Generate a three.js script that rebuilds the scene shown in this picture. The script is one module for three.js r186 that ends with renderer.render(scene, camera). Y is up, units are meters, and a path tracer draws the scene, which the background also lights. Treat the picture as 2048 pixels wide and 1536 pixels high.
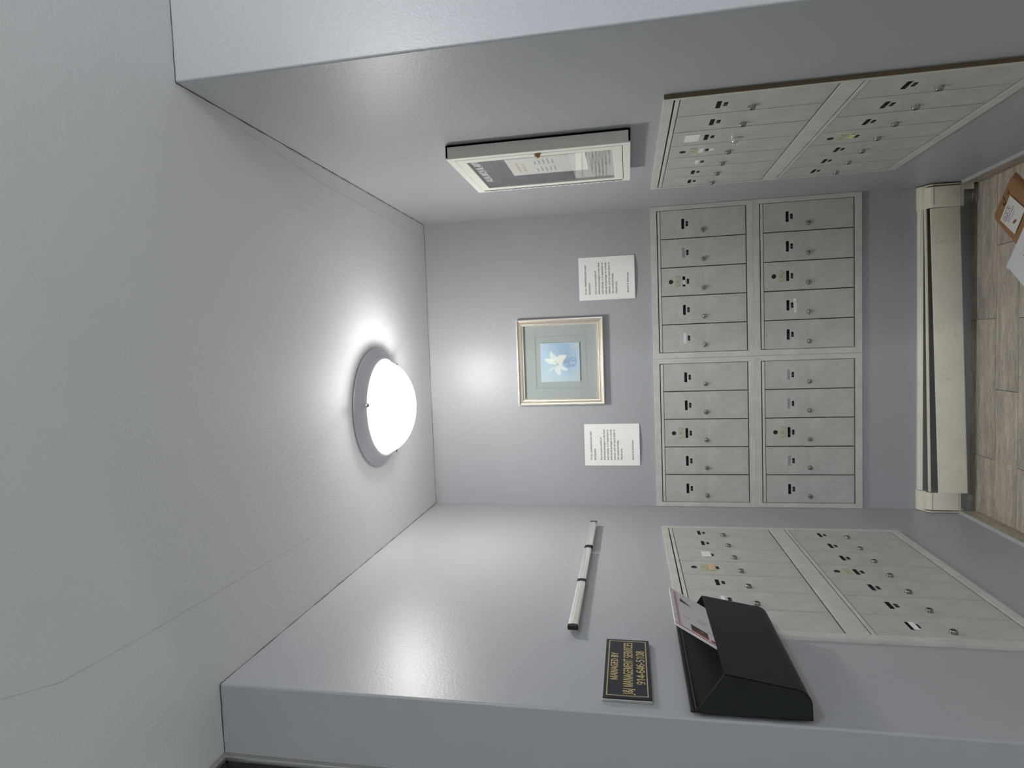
import * as THREE from 'three';
import { RoundedBoxGeometry } from 'three/addons/geometries/RoundedBoxGeometry.js';
import { mergeGeometries, toCreasedNormals } from 'three/addons/utils/BufferGeometryUtils.js';
import { FontLoader } from 'three/addons/loaders/FontLoader.js';
import { TextGeometry } from 'three/addons/geometries/TextGeometry.js';

// ---------------------------------------------------------------- camera, sky, lights, exposure
const scene = new THREE.Scene();
const camera = new THREE.PerspectiveCamera(2 * Math.atan(768 / 1239.9) * 180 / Math.PI, 2048 / 1536, 0.05, 60);
camera.position.set(0.0886, 1.5482, 3.2);
camera.rotation.set(0.1868, 0.0616, -0.025 - Math.PI / 2, 'YXZ');      // the photograph lies on its side
scene.background = new THREE.Color(0.90, 0.96, 1.05).multiplyScalar(2.6);   // overcast daylight, seen through the entrance door
const renderer = new THREE.WebGLRenderer({ antialias: true });
renderer.toneMapping = THREE.LinearToneMapping;
renderer.toneMappingExposure = 2.2;
renderer.shadowMap.enabled = true;
const LAMP = { colour: [1.0, 0.985, 0.955], main: 0.30, down: 0.62, side: 0.17, glow: 1.6 };
const LAMP2 = { colour: [0.95, 0.98, 1.0], main: 1.5, down: 0, side: 0.0 };
const LAMP3 = { colour: [0.97, 0.99, 1.0], main: 2.4, down: 0, side: 0.0 };

// ---------------------------------------------------------------- helpers
const F = 0.023;                                   // floor offset of the measured heights
const W2 = 0.75, H = 2.6005, ZL = 1.826, ZR = 1.841, XL = -0.93, XR = 1.95, ZB = 4.4;
let seed = 7;
const rnd = () => { seed = (seed * 1664525 + 1013904223) >>> 0; return seed / 4294967296; };
const used = new Map();
function numbered(name) {
  const n = used.get(name) || 0; used.set(name, n + 1);
  return n ? `${name}_${String(n).padStart(3, '0')}` : name;
}
function tag(o, label, category, group) {
  o.userData = { ...o.userData, label, category };
  if (group) o.userData.group = group;
  return o;
}
function thing(name, label, category, [x, y, z] = [0, 0, 0], turn = 0, group) {
  const o = new THREE.Group(); o.name = numbered(name);
  o.position.set(x, y, z); o.rotation.y = turn; scene.add(o);
  return tag(o, label, category, group);
}
function obj(name, geos, mat, parent = scene) {
  let g = geos;
  if (Array.isArray(geos)) g = geos.length > 1 ? mergeGeometries(geos.map((q) => { const t = q.index ? q.toNonIndexed() : q.clone(); for (const k of Object.keys(t.attributes)) if (!['position', 'normal', 'uv'].includes(k)) t.deleteAttribute(k); return t; })) : geos[0];
  const m = new THREE.Mesh(g, mat);
  m.name = parent === scene ? numbered(name) : name;
  m.castShadow = m.receiveShadow = true;
  parent.add(m); return m;
}
function struct(name, geos, mat, parent = scene) {
  const m = obj(name, geos, mat, parent);
  if (parent === scene) m.userData.kind = 'structure';
  return m;
}
// uv in metres from the direction each face looks
function metric(geo) {
  const g = geo.index ? geo.toNonIndexed() : geo; const p = g.attributes.position, uv = new Float32Array(p.count * 2);
  const a = new THREE.Vector3(), b = new THREE.Vector3(), c = new THREE.Vector3(), n = new THREE.Vector3();
  for (let i = 0; i < p.count; i += 3) {
    a.fromBufferAttribute(p, i); b.fromBufferAttribute(p, i + 1); c.fromBufferAttribute(p, i + 2);
    n.copy(b).sub(a).cross(c.clone().sub(a));
    const ax = Math.abs(n.x), ay = Math.abs(n.y), az = Math.abs(n.z);
    [a, b, c].forEach((v, k) => {
      const [s, t] = ax >= ay && ax >= az ? [v.z, v.y] : ay >= az ? [v.x, v.z] : [v.x, v.y];
      uv[(i + k) * 2] = s; uv[(i + k) * 2 + 1] = t;
    });
  }
  g.setAttribute('uv', new THREE.BufferAttribute(uv, 2)); return g;
}
const box = (x0, x1, y0, y1, z0, z1) => metric(new THREE.BoxGeometry(x1 - x0, y1 - y0, z1 - z0).translate((x0 + x1) / 2, (y0 + y1) / 2, (z0 + z1) / 2));
const rbox = (x0, x1, y0, y1, z0, z1, r = 0.002, s = 2) => metric(new RoundedBoxGeometry(x1 - x0, y1 - y0, z1 - z0, s, Math.min(r, (x1 - x0) / 2.01, (y1 - y0) / 2.01, (z1 - z0) / 2.01)).translate((x0 + x1) / 2, (y0 + y1) / 2, (z0 + z1) / 2));
const shapeOf = (pts) => new THREE.Shape(pts.map(([x, y]) => new THREE.Vector2(x, y)));
const extrude = (pts, depth, bevel = 0) => new THREE.ExtrudeGeometry(pts.isShape ? pts : shapeOf(pts), { depth: depth - 2 * bevel, bevelEnabled: bevel > 0, bevelSize: bevel, bevelThickness: bevel, bevelOffset: -bevel, bevelSegments: 2, curveSegments: 16 }).translate(0, 0, bevel);
// a prism over a plan polygon (x, z), from y0 to y1
const prism = (pts, y0, y1) => metric(new THREE.ExtrudeGeometry(shapeOf(pts.map(([x, z]) => [x, -z])), { depth: y1 - y0, bevelEnabled: false }).rotateX(-Math.PI / 2).translate(0, y0, 0));
const plane = (w, h) => new THREE.PlaneGeometry(w, h);

// ---------------------------------------------------------------- textures
function noiseTex(size, rep, fn, srgb) {
  const d = new Uint8Array(size * size * 4);
  for (let y = 0; y < size; y++) for (let x = 0; x < size; x++) {
    const v = fn(x, y), i = (y * size + x) * 4;
    const q = Array.isArray(v) ? v : [v, v, v];
    d[i] = q[0]; d[i + 1] = q[1]; d[i + 2] = q[2]; d[i + 3] = 255;
  }
  const t = new THREE.DataTexture(d, size, size);
  t.wrapS = t.wrapT = THREE.RepeatWrapping; t.magFilter = THREE.LinearFilter; t.minFilter = THREE.LinearMipmapLinearFilter; t.generateMipmaps = true;
  if (srgb) t.colorSpace = THREE.SRGBColorSpace;
  t.repeat.set(rep, rep); t.needsUpdate = true; return t;
}
// periodic value noise
function lattice(n, s) { let q = s; const a = new Float32Array(n * n); for (let i = 0; i < n * n; i++) { q = (q * 1664525 + 1013904223) >>> 0; a[i] = q / 4294967296; } return a; }
function vnoise(n, s, m = n) {
  const a = lattice(Math.max(n, m), s), N = Math.max(n, m);
  return (u, v) => {
    const x = u * n, y = v * m, x0 = Math.floor(x), y0 = Math.floor(y);
    let fx = x - x0, fy = y - y0; fx = fx * fx * (3 - 2 * fx); fy = fy * fy * (3 - 2 * fy);
    const g = (i, j) => a[(((j % m) + m) % m) * N + (((i % n) + n) % n)];
    return (g(x0, y0) * (1 - fx) + g(x0 + 1, y0) * fx) * (1 - fy) + (g(x0, y0 + 1) * (1 - fx) + g(x0 + 1, y0 + 1) * fx) * fy;
  };
}
const rollA = vnoise(96, 11), rollB = vnoise(180, 12), rollC = vnoise(12, 13);
const rollerTex = noiseTex(512, 2.2, (x, y) => 255 * (0.5 * rollA(x / 512, y / 512) + 0.35 * rollB(x / 512, y / 512) + 0.15 * rollC(x / 512, y / 512)));
const brushA = vnoise(240, 21, 6), brushB = vnoise(90, 22, 3), blotch = vnoise(7, 23), blotch2 = vnoise(19, 24);
// aluminium skin: fine vertical brushing and handling marks
const brushTex = noiseTex(512, 2.5, (x, y) => { const u = x / 512, v = y / 512, k = 226 + 4 * (brushA(u, v) - 0.5) + 3 * (brushB(u, v) - 0.5) + 14 * (blotch(u, v) - 0.5) + 10 * (blotch2(u, v) - 0.5); return [k, k, k * 0.985]; }, true);
const steelGrime = noiseTex(256, 1.6, (x, y) => { const u = x / 256, v = y / 256; const s = blotch2(u, v) * 0.6 + rollA(u, v) * 0.4; const k = 240 - (s > 0.68 ? (s - 0.68) * 60 : 0) - 10 * blotch(u, v); return [k, k * 0.99, k * 0.97]; }, true);
function canvasTex(w, h, draw) {
  const c = document.createElement('canvas'); c.width = w; c.height = h;
  const g = c.getContext('2d'); draw(g, w, h);
  const t = new THREE.CanvasTexture(c); t.colorSpace = THREE.SRGBColorSpace; t.anisotropy = 8; return t;
}
// porcelain floor planks printed like weathered oak, grain along u
const gA = vnoise(3, 31, 40), gB = vnoise(6, 32, 110), gC = vnoise(14, 33, 200), gD = vnoise(4, 34, 7), gE = vnoise(24, 35, 70), gF = vnoise(90, 36, 190);
const woodTex = noiseTex(1024, 1, (x, y) => {
  const u = x / 1024, v = y / 1024, w = v + 0.02 * (gD(u, v) - 0.5);
  let k = 0.5 * gA(u, w) + 0.3 * gB(u, w) + 0.2 * gC(u, w);
  k = 0.40 * k + 0.16 * gD(u, v) + 0.22 * gE(u, v) + 0.22 * gF(u, v);
  const crack = gC(u, w) > 0.88 ? 0.05 : 0;
  const b = 184 + 84 * (k - 0.5) * 1.5 - crack * 160;
  return [b * 1.0, b * 0.95, b * 0.88];
}, true);
const woodBump = noiseTex(512, 1, (x, y) => { const u = x / 512, v = y / 512; return 255 * (0.5 * gB(u, v) + 0.5 * gC(u, v)); });

// ---------------------------------------------------------------- materials
const std = (o) => new THREE.MeshStandardMaterial(o);
const lin = (r, g, b) => new THREE.Color().setRGB(r, g, b);
const M = {
  wall: new THREE.MeshPhysicalMaterial({ color: lin(0.392, 0.401, 0.420), roughness: 0.40, ior: 1.6, bumpMap: rollerTex, bumpScale: 0.00028 }),
  ceiling: std({ color: lin(0.80, 0.808, 0.82), roughness: 0.75, bumpMap: rollerTex, bumpScale: 0.0004 }),
  crack: std({ color: lin(0.07, 0.07, 0.075), roughness: 0.9 }),
  hairline: std({ color: lin(0.33, 0.32, 0.31), roughness: 0.9 }),
  aluminium: std({ color: lin(0.70, 0.695, 0.675), map: brushTex, metalness: 0.15, roughness: 0.42 }),
  aluminiumFrame: std({ color: lin(0.80, 0.79, 0.755), map: brushTex, metalness: 0.15, roughness: 0.45 }),
  black: std({ color: lin(0.008, 0.008, 0.009), roughness: 0.6 }),
  plate: std({ color: lin(0.010, 0.010, 0.011), roughness: 0.35 }),
  chrome: std({ color: lin(0.75, 0.74, 0.72), metalness: 1, roughness: 0.18 }),
  nickel: std({ color: lin(0.36, 0.345, 0.325), metalness: 1, roughness: 0.27 }),
  brass: std({ color: lin(0.45, 0.27, 0.16), metalness: 1, roughness: 0.3 }),
  paper: std({ color: lin(0.80, 0.80, 0.78), roughness: 0.85 }),
  greyLabel: std({ color: lin(0.30, 0.30, 0.32), roughness: 0.6 }),
  tan: std({ color: lin(0.24, 0.17, 0.11), roughness: 0.8, map: steelGrime }),
  manila: std({ color: lin(0.62, 0.45, 0.27), roughness: 0.85 }),
  lime: std({ color: lin(0.66, 0.66, 0.26), roughness: 0.85 }),
  blackMetal: std({ color: lin(0.007, 0.007, 0.009), metalness: 0.0, roughness: 0.5 }),
  blackPlastic: std({ color: lin(0.008, 0.008, 0.008), roughness: 0.4 }),
  rail: std({ color: lin(0.92, 0.91, 0.87), metalness: 0.9, roughness: 0.26 }),
  heater: std({ color: lin(0.98, 0.94, 0.84), roughness: 0.5, map: steelGrime }),
  galvanised: std({ color: lin(0.36, 0.355, 0.345), roughness: 0.6, metalness: 0.4 }),
  frameGold: std({ color: lin(0.80, 0.75, 0.665), metalness: 0.75, roughness: 0.3 }),
  mat: std({ color: lin(0.40, 0.44, 0.42), roughness: 0.9 }),
  matGroove: std({ color: lin(0.34, 0.37, 0.355), roughness: 0.9 }),
  glass: new THREE.MeshPhysicalMaterial({ color: 0xffffff, transmission: 1, thickness: 0, roughness: 0.02, ior: 1.5 }),
  tintGlass: new THREE.MeshPhysicalMaterial({ color: lin(0.74, 0.79, 0.775), transmission: 1, thickness: 0, roughness: 0.02, ior: 1.5 }),
  satin: std({ color: lin(0.50, 0.49, 0.47), metalness: 0.8, roughness: 0.38 }),
  gasket: std({ color: lin(0.012, 0.012, 0.012), roughness: 0.7 }),
  cream: std({ color: lin(0.84, 0.83, 0.76), roughness: 0.5 }),
  felt: std({ color: lin(0.085, 0.088, 0.10), roughness: 0.95 }),
  letter: std({ color: lin(0.85, 0.85, 0.82), roughness: 0.5 }),
  pan: std({ color: lin(0.60, 0.60, 0.66), metalness: 0.3, roughness: 0.4 }),
  dome: std({ color: lin(0.9, 0.9, 0.88), roughness: 0.25, emissive: lin(...LAMP.colour), emissiveIntensity: LAMP.glow }),
  grout: std({ color: lin(0.10, 0.09, 0.08), roughness: 0.95 }),
  plank: std({ color: 0xffffff, map: woodTex, bumpMap: woodBump, bumpScale: 0.0006, roughness: 0.55 }),
  skirting: std({ color: lin(0.80, 0.78, 0.74), map: woodTex, roughness: 0.5 }),
  bead: std({ color: lin(0.42, 0.43, 0.44), roughness: 0.7 }),
  lobby: std({ color: lin(0.62, 0.65, 0.64), roughness: 0.7 }),
  street: std({ color: lin(0.45, 0.45, 0.44), roughness: 0.9 }),
  kraft: std({ color: lin(0.36, 0.19, 0.085), roughness: 0.8, bumpMap: rollerTex, bumpScale: 0.0012 }),
  white: std({ color: lin(0.74, 0.745, 0.76), roughness: 0.55 }),
};
const printed = (tex, rough = 0.8) => std({ map: tex, roughness: rough });

// ---------------------------------------------------------------- room shell
const floor = struct('floor', [box(XL, XR, -0.06, -0.004, -0.1, ZB)], M.grout);
{ // planks 0.155 m deep and 0.61 m long, running across the recess
  const pitch = 0.1565, z0 = 0.202, len = 0.613;
  const shift = { 0: 0.133, 1: -0.172, 2: -0.484 };
  const variants = [];
  for (let v = 0; v < 7; v++) variants.push([rnd(), rnd()]);
  const cache = new Map();
  const plankGeo = (w, d, v) => {
    const key = `${w.toFixed(3)}_${d.toFixed(3)}_${v}`;
    if (cache.has(key)) return cache.get(key);
    const g = new THREE.BoxGeometry(w, 0.009, d).toNonIndexed(), p = g.attributes.position, uv = g.attributes.uv;
    for (let i = 0; i < p.count; i++) uv.setXY(i, p.getX(i) * 0.75 + variants[v][0], p.getZ(i) * 1.2 + variants[v][1]);
    cache.set(key, g); return g;
  };
  for (let r = -1; r < 27; r++) {
    let za = z0 + (r - 1) * pitch, zb = za + pitch;                 // row 0 ends at z0
    za = Math.max(za, 0.0); zb = Math.min(zb, ZB);
    if (zb - za < 0.02) continue;
    const x0 = shift[((r % 3) + 3) % 3], [xa, xb] = zb <= ZL ? [-W2, W2] : [XL, XR];
    for (let k = -4; k < 5; k++) {
      const a = Math.max(xa, x0 + k * len), b = Math.min(xb, x0 + (k + 1) * len);
      if (b - a < 0.02) continue;
      const m = obj('plank', plankGeo(b - a - 0.0025, zb - za - 0.0025, Math.floor(rnd() * 7)), M.plank, floor);
      m.position.set((a + b) / 2, -0.0045 + (rnd() - 0.5) * 0.0006, (za + zb) / 2);
    }
  }
}
const ceiling = struct('ceiling', [box(XL - 0.2, XR + 0.2, H, H + 0.12, -0.2, ZB + 0.2)], M.ceiling);
{ // dried caulk and open hairlines where the ceiling meets the walls
  const line = (pts, r, mat, j = 1) => {
    const v = [];
    for (let i = 0; i + 1 < pts.length; i++) {
      const a = new THREE.Vector3(...pts[i]), b = new THREE.Vector3(...pts[i + 1]), n = Math.ceil(a.distanceTo(b) / 0.03);
      for (let k = 0; k < n; k++) v.push(a.clone().lerp(b, k / n).add(new THREE.Vector3((rnd() - 0.5) * 0.002 * j, (rnd() - 0.5) * 0.0016 * j, (rnd() - 0.5) * 0.002 * j)));
    }
    v.push(new THREE.Vector3(...pts.at(-1)));
    return obj('crack', new THREE.TubeGeometry(new THREE.CatmullRomCurve3(v), v.length * 2, r, 5), mat, ceiling);
  };
  const e = 0.0006;
  line([[-W2 + e, H - e, 0.01], [-W2 + e, H - e, ZL]], 0.0011, M.crack);
  line([[W2 - e, H - e, 0.01], [W2 - e, H - e, ZR]], 0.0016, M.crack);
  line([[-W2, H - e, e], [W2, H - e, e]], 0.0009, M.crack);
  line([[XL, H - e, ZL + e], [-W2, H - e, ZL + e]], 0.0014, M.crack);
  line([[W2, H - e, ZR + e], [1.4, H - e, ZR + e]], 0.0013, M.crack);
  line([[-0.473, H, 2.37], [-0.504, H, 2.26], [-0.512, H, 2.04], [-0.514, H, 1.78], [-0.519, H, 1.34]], 0.0004, M.hairline, 0.25);
  line([[0.672, H, 0.07], [0.683, H, 0.7], [0.69, H, 1.136], [0.71, H, 1.39], [0.727, H, 1.59]], 0.0004, M.hairline, 0.25);   // edge of the joint tape
}
const arc = (cx, cz, r, a0, a1, n = 6) => Array.from({ length: n + 1 }, (_, i) => { const a = a0 + (a1 - a0) * i / n; return [cx + r * Math.cos(a), cz + r * Math.sin(a)]; });
// the mailbox banks are let into the walls: real openings behind their doors
const P = 0.14, OH = 0.4228, CAV = 0.11;
const Y = { b1: 0.9508 + F, b2: 0.47 + F, r1: 0.9645 + F, r2: 0.4889 + F, l1: 0.9495 + F, l2: 0.4665 + F };
const slab = (x0, x1, openings, t) => {
  const sh = shapeOf([[x0, 0], [x1, 0], [x1, H], [x0, H]]);
  for (const [a, b, y] of openings) sh.holes.push(new THREE.Path([[a, y], [a, y + OH], [b, y + OH], [b, y]].map(([u, v]) => new THREE.Vector2(u, v))));
  return new THREE.ExtrudeGeometry(sh, { depth: t, bevelEnabled: false });
};
const sideways = new THREE.Matrix4().makeBasis(new THREE.Vector3(0, 0, 1), new THREE.Vector3(0, 1, 0), new THREE.Vector3(-1, 0, 0));
const rc = 0.006, TH = 0.13, B0 = -0.7265, B1 = 0.0275, R0 = 0.4395, L0 = 1.3925 - 7 * P;
struct('wall_back', [metric(slab(-W2, W2, [Y.b1, Y.b2].flatMap((y) => [[B0, B0 + 5 * P, y], [B1, B1 + 5 * P, y]]), TH).translate(0, 0, -TH)), box(-W2, W2, 0, H, -0.16, -TH)], M.wall);
struct('wall_left', [metric(slab(-0.16, 1.6, [Y.l1, Y.l2].map((y) => [L0, L0 + 7 * P, y]), TH).applyMatrix4(sideways).translate(-W2, 0, 0)), box(XL, -W2 - TH, 0, H, -0.16, 1.6), prism([[XL, 1.6], [-W2, 1.6], ...arc(-W2 - rc, ZL - rc, rc, 0, Math.PI / 2), [XL, ZL]], 0, H)], M.wall);
struct('wall_right', [metric(slab(-0.16, 1.6, [Y.r1, Y.r2].map((y) => [R0, R0 + 7 * P, y]), TH).applyMatrix4(sideways).translate(W2 + TH, 0, 0)), box(W2 + TH, 1.05, 0, H, -0.16, 1.6), prism([[1.05, 1.6], [1.05, ZR], ...arc(W2 + rc, ZR - rc, rc, Math.PI / 2, Math.PI), [W2, 1.6]], 0, H)], M.wall);
struct('wall_right_return', [box(1.05, XR + 0.12, 0, H, ZR - 0.14, ZR)], M.wall);
struct('wall_right_outer', [box(XR, XR + 0.12, 0, H, ZR, ZB + 0.12)], M.wall);
// rear wall with the entrance door that lets the daylight in
const DX0 = 0.95, DX1 = 1.87, DH = 2.40;
struct('wall_rear', [box(XL, DX0, 0, H, ZB, ZB + 0.12), box(DX1, XR, 0, H, ZB, ZB + 0.12), box(DX0, DX1, DH, H, ZB, ZB + 0.12)], M.wall);
{
  const d = new THREE.Group(); d.name = 'door_1'; d.userData.kind = 'structure'; d.position.set(0, 0, ZB + 0.04); scene.add(d);
  obj('door_frame', [rbox(DX0, DX0 + 0.06, 0, DH, 0, 0.045), rbox(DX1 - 0.06, DX1, 0, DH, 0, 0.045), rbox(DX0 + 0.06, DX1 - 0.06, DH - 0.06, DH, 0, 0.045), rbox(DX0 + 0.06, DX1 - 0.06, 0, 0.1, 0, 0.045)], M.satin, d);
  obj('pane', [box(DX0 + 0.06, DX1 - 0.06, 0.1, DH - 0.06, 0.02, 0.024)], M.glass, d);
  obj('push_bar', [rbox(DX0 + 0.1, DX1 - 0.1, 1.0, 1.035, -0.05, -0.025, 0.01)], M.satin, d);
}
struct('ground', [box(-8, 12, -0.14, -0.02, ZB + 0.12, 24)], M.street);
// glazed side of the vestibule and the dim lobby behind it
{
  const w = new THREE.Group(); w.name = 'window_1'; w.userData.kind = 'structure'; w.position.set(XL, 0, ZL); scene.add(w);
  const L = ZB - ZL, fw = 0.017;
  obj('window_frame', [rbox(-0.05, 0, 0, H, 0, fw, 0.002), rbox(-0.05, 0, 0, H, L - fw, L, 0.002), rbox(-0.05, 0, 0, H, L / 2 - fw / 2, L / 2 + fw / 2, 0.002), rbox(-0.05, 0, H - fw, H, fw, L - fw, 0.002), rbox(-0.05, 0, 0, 0.12, fw, L - fw, 0.002)], M.satin, w);
  const e = 0.007;
  obj('gasket', [box(-0.034, -0.012, 0.12, H - fw, fw, fw + e), box(-0.034, -0.012, H - fw - e, H - fw, fw, L - fw)], M.gasket, w);
  obj('pane', [box(-0.026, -0.02, 0.12, H - fw, fw, L / 2 - fw / 2)], M.tintGlass, w);
  obj('pane', [box(-0.026, -0.02, 0.12, H - fw, L / 2 + fw / 2, L - fw)], M.tintGlass, w);
  struct('wall_lobby', [box(-3.7, -3.6, 0, H, 0.9, ZB), box(-3.6, XL - 0.06, 0, H, 0.9, 1.0), box(-3.6, XL, 0, H, ZB, ZB + 0.12), box(-3.6, XL - 0.2, H, H + 0.1, 0.9, ZB), box(XL - 0.06, XL, 0, H, 1.0, ZL)], M.lobby);
  struct('floor_lobby', [box(-3.6, XL, -0.06, 0, 0.9, ZB)], M.lobby);
}
// tile skirtings
for (const [side, sx, za, zb] of [['left', -1, 0.075, ZL], ['right', 1, 0.075, ZR]]) {
  const g = new THREE.Group(); g.name = `baseboard_${side}`; g.userData.kind = 'structure'; scene.add(g);
  for (let z = za, k = 0; z < zb - 0.01; k++) {
    const len = Math.min(k ? 0.61 : 0.74, zb - z);
    const t = rbox(Math.min(sx * (W2 - 0.012), sx * W2), Math.max(sx * (W2 - 0.012), sx * W2), 0, 0.071, z, z + len - 0.002, 0.0015);
    obj('tile', t, M.skirting, g); z += len;
  }
  const b = shapeOf(sx < 0 ? [[0, 0], [0.0125, 0], [0.0115, 0.003], [0.0, 0.009]] : [[0, 0.009], [-0.0115, 0.003], [-0.0125, 0], [0, 0]]);
  const bead = new THREE.ExtrudeGeometry(b, { depth: zb - za, bevelEnabled: false });
  obj('caulk_bead', metric(bead.translate(sx * W2, 0.071, za)), Object.assign(M.bead, { side: THREE.DoubleSide }), g);
}

// ---------------------------------------------------------------- ceiling light
function ceilingLight(cx, cz, label, lamp) {
  const t = thing('ceiling_light', label, 'ceiling light', [cx, H, cz], 0, 'round ceiling lights');
  const V = (a) => a.map(([r, y]) => new THREE.Vector2(r, y));
  obj('pan', new THREE.LatheGeometry(V([[0.0, -0.002], [0.247, -0.001], [0.249, -0.004], [0.2475, -0.008], [0.236, -0.017], [0.218, -0.031], [0.207, -0.0395], [0.2, -0.0415], [0.1965, -0.0395], [0.196, -0.03]]), 72), Object.assign(M.pan, { side: THREE.DoubleSide }), t);
  const bowl = [];
  for (let i = 0; i <= 22; i++) { const a = i / 22 * Math.PI / 2; bowl.push([0.1955 * Math.pow(Math.cos(a), 0.92), -0.034 - 0.118 * Math.pow(Math.sin(a), 1.12)]); }
  bowl[22][0] = 0.0001;
  obj('glass_bowl', new THREE.LatheGeometry(V(bowl.reverse()), 72), M.dome, t);
  for (const a of [1.44, 1.44 + 2.094, 1.44 + 4.189]) {
    const c = obj('clip', [new THREE.SphereGeometry(0.0085, 14, 10).scale(1, 0.8, 1), new THREE.CylinderGeometry(0.004, 0.004, 0.02, 10).rotateX(Math.PI / 2).translate(0, 0.003, -0.01)], M.nickel, t);
    c.position.set(0.203 * Math.cos(a), -0.044, 0.203 * Math.sin(a)); c.rotation.y = Math.PI / 2 - a + Math.PI;
  }
  // the pan throws most of the light down; the bulbs also shine out sideways through the bowl
  for (const [x, y, z, I, s, down] of [[0.05, -0.12, 0.01, lamp.down, 2.2, true], [0.05, -0.10, 0.01, lamp.main, 2.2], [0.10, -0.078, -0.01, lamp.side, 1.2]]) {
    if (!I) continue;
    const c = new THREE.Color().setRGB(...lamp.colour), p = down ? new THREE.SpotLight(c, I, 0, 1.53, 1, 2) : new THREE.PointLight(c, I, 0, 2); p.name = 'bulb_light';
    if (down) { p.target.position.set(cx + x, 0, cz + z); p.target.name = 'bulb_aim'; scene.add(p.target); }
    p.position.set(cx + x, H + y, cz + z); p.castShadow = true; p.shadow.radius = s; p.shadow.bias = -0.001; scene.add(p);
  }
}
ceilingLight(-0.148, 0.725, 'round ceiling light with grey metal pan and glowing white glass bowl above the mailboxes', LAMP);
ceilingLight(1.25, 3.3, 'second round ceiling light out in the vestibule, behind the viewpoint', LAMP2);
ceilingLight(-2.0, 1.5, 'third round ceiling light, in the lobby beyond the glazing', LAMP3);

// ---------------------------------------------------------------- mailbox units
// small number strips: pale strokes on black
const numberTex = canvasTex(256, 256, (g) => {
  g.fillStyle = '#060606'; g.fillRect(0, 0, 256, 256);
  let q = 5; const r = () => { q = (q * 1103515245 + 12345) >>> 0; return q / 4294967296; };
  for (let i = 0; i < 4; i++) for (let j = 0; j < 8; j++) {
    g.strokeStyle = 'rgba(190,190,185,0.75)'; g.lineWidth = 2.4;
    for (let k = 0; k < 3; k++) { const x = i * 64 + 17 + k * 11, y = j * 32 + 9; g.beginPath(); if (r() < 0.5) { g.moveTo(x, y); g.lineTo(x, y + 14); if (r() < 0.5) g.lineTo(x + 6, y + 14); } else { g.ellipse(x + 3, y + 7, 3, 6.5, 0, 0, 6.3); } g.stroke(); }
  }
});
const nameTex = canvasTex(256, 256, (g) => {
  g.fillStyle = '#070707'; g.fillRect(0, 0, 256, 256);
  let q = 9; const r = () => { q = (q * 1103515245 + 12345) >>> 0; return q / 4294967296; };
  for (let j = 0; j < 8; j++) { let x = 30 + r() * 40; g.fillStyle = 'rgba(150,150,150,0.5)'; const n = 5 + Math.floor(r() * 5); for (let k = 0; k < n; k++) { const w = 7 + r() * 8; g.fillRect(x, j * 32 + 15, w * 0.5, 10); x += w + 4; } }
});
const inkTex = canvasTex(256, 64, (g) => { g.fillStyle = '#f1efea'; g.fillRect(0, 0, 256, 64); g.fillStyle = '#2a2a2c'; let x = 26; for (let k = 0; k < 13; k++) { const w = 6 + ((k * 37) % 9); g.fillRect(x, 29, w, 9); x += w + 5; } });
const buzzTex = canvasTex(128, 64, (g) => {
  g.fillStyle = '#b7b79c'; g.fillRect(0, 0, 128, 64); g.fillStyle = '#42462f';
  for (const [x, y] of [[8, 30], [120, 30], [22, 56], [106, 56]]) { g.beginPath(); g.arc(x, y, 4.5, 0, 7); g.fill(); }
  g.fillStyle = '#767a58'; g.fillRect(42, 29, 44, 6); g.fillRect(50, 10, 26, 4); g.fillRect(46, 44, 36, 3);
});
const MP = { number: [], name: [] };
for (let i = 0; i < 32; i++) MP.number.push([(i % 4) / 4, Math.floor(i / 4) / 8]);
const cell = (w, h, d, [u, v], su, sv) => { const g = new THREE.BoxGeometry(w, h, d); const a = g.attributes.uv; for (let i = 0; i < a.count; i++) a.setXY(i, u + a.getX(i) * su, v + a.getY(i) * sv); return g; };
const matNumber = new THREE.MeshPhysicalMaterial({ map: numberTex, roughness: 0.6, specularIntensity: 0.3 }), matName = new THREE.MeshPhysicalMaterial({ map: nameTex, roughness: 0.6, specularIntensity: 0.3 }), matInk = printed(inkTex), matBuzz = printed(buzzTex, 0.6);
const G = {};
G.door = rbox(-P / 2 + 0.0019, P / 2 - 0.0019, 0.0048, OH - 0.0190, 0.0078, 0.0105, 0.0012, 2);
G.lock = mergeGeometries([
  new THREE.LatheGeometry([[0.0001, 0.0108], [0.0054, 0.0106], [0.0064, 0.0092], [0.007, 0.0104], [0.0090, 0.0098], [0.0102, 0.0078], [0.0108, 0.003], [0.0115, 0]].map(([r, y]) => new THREE.Vector2(r, y)), 28).rotateX(Math.PI / 2)]);
G.slot = new THREE.BoxGeometry(0.0026, 0.0082, 0.0012);
G.bigLock = new THREE.LatheGeometry([[0.0001, 0.016], [0.008, 0.0155], [0.0105, 0.0135], [0.0118, 0.008], [0.0125, 0.0]].map(([r, y]) => new THREE.Vector2(r, y)), 28).rotateX(Math.PI / 2);
G.master = new THREE.LatheGeometry([[0.0001, 0.0006], [0.0062, 0.0006], [0.0066, 0.002], [0.0098, 0.002], [0.0106, 0.0]].map(([r, y]) => new THREE.Vector2(r, y)), 26).rotateX(Math.PI / 2);
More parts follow.
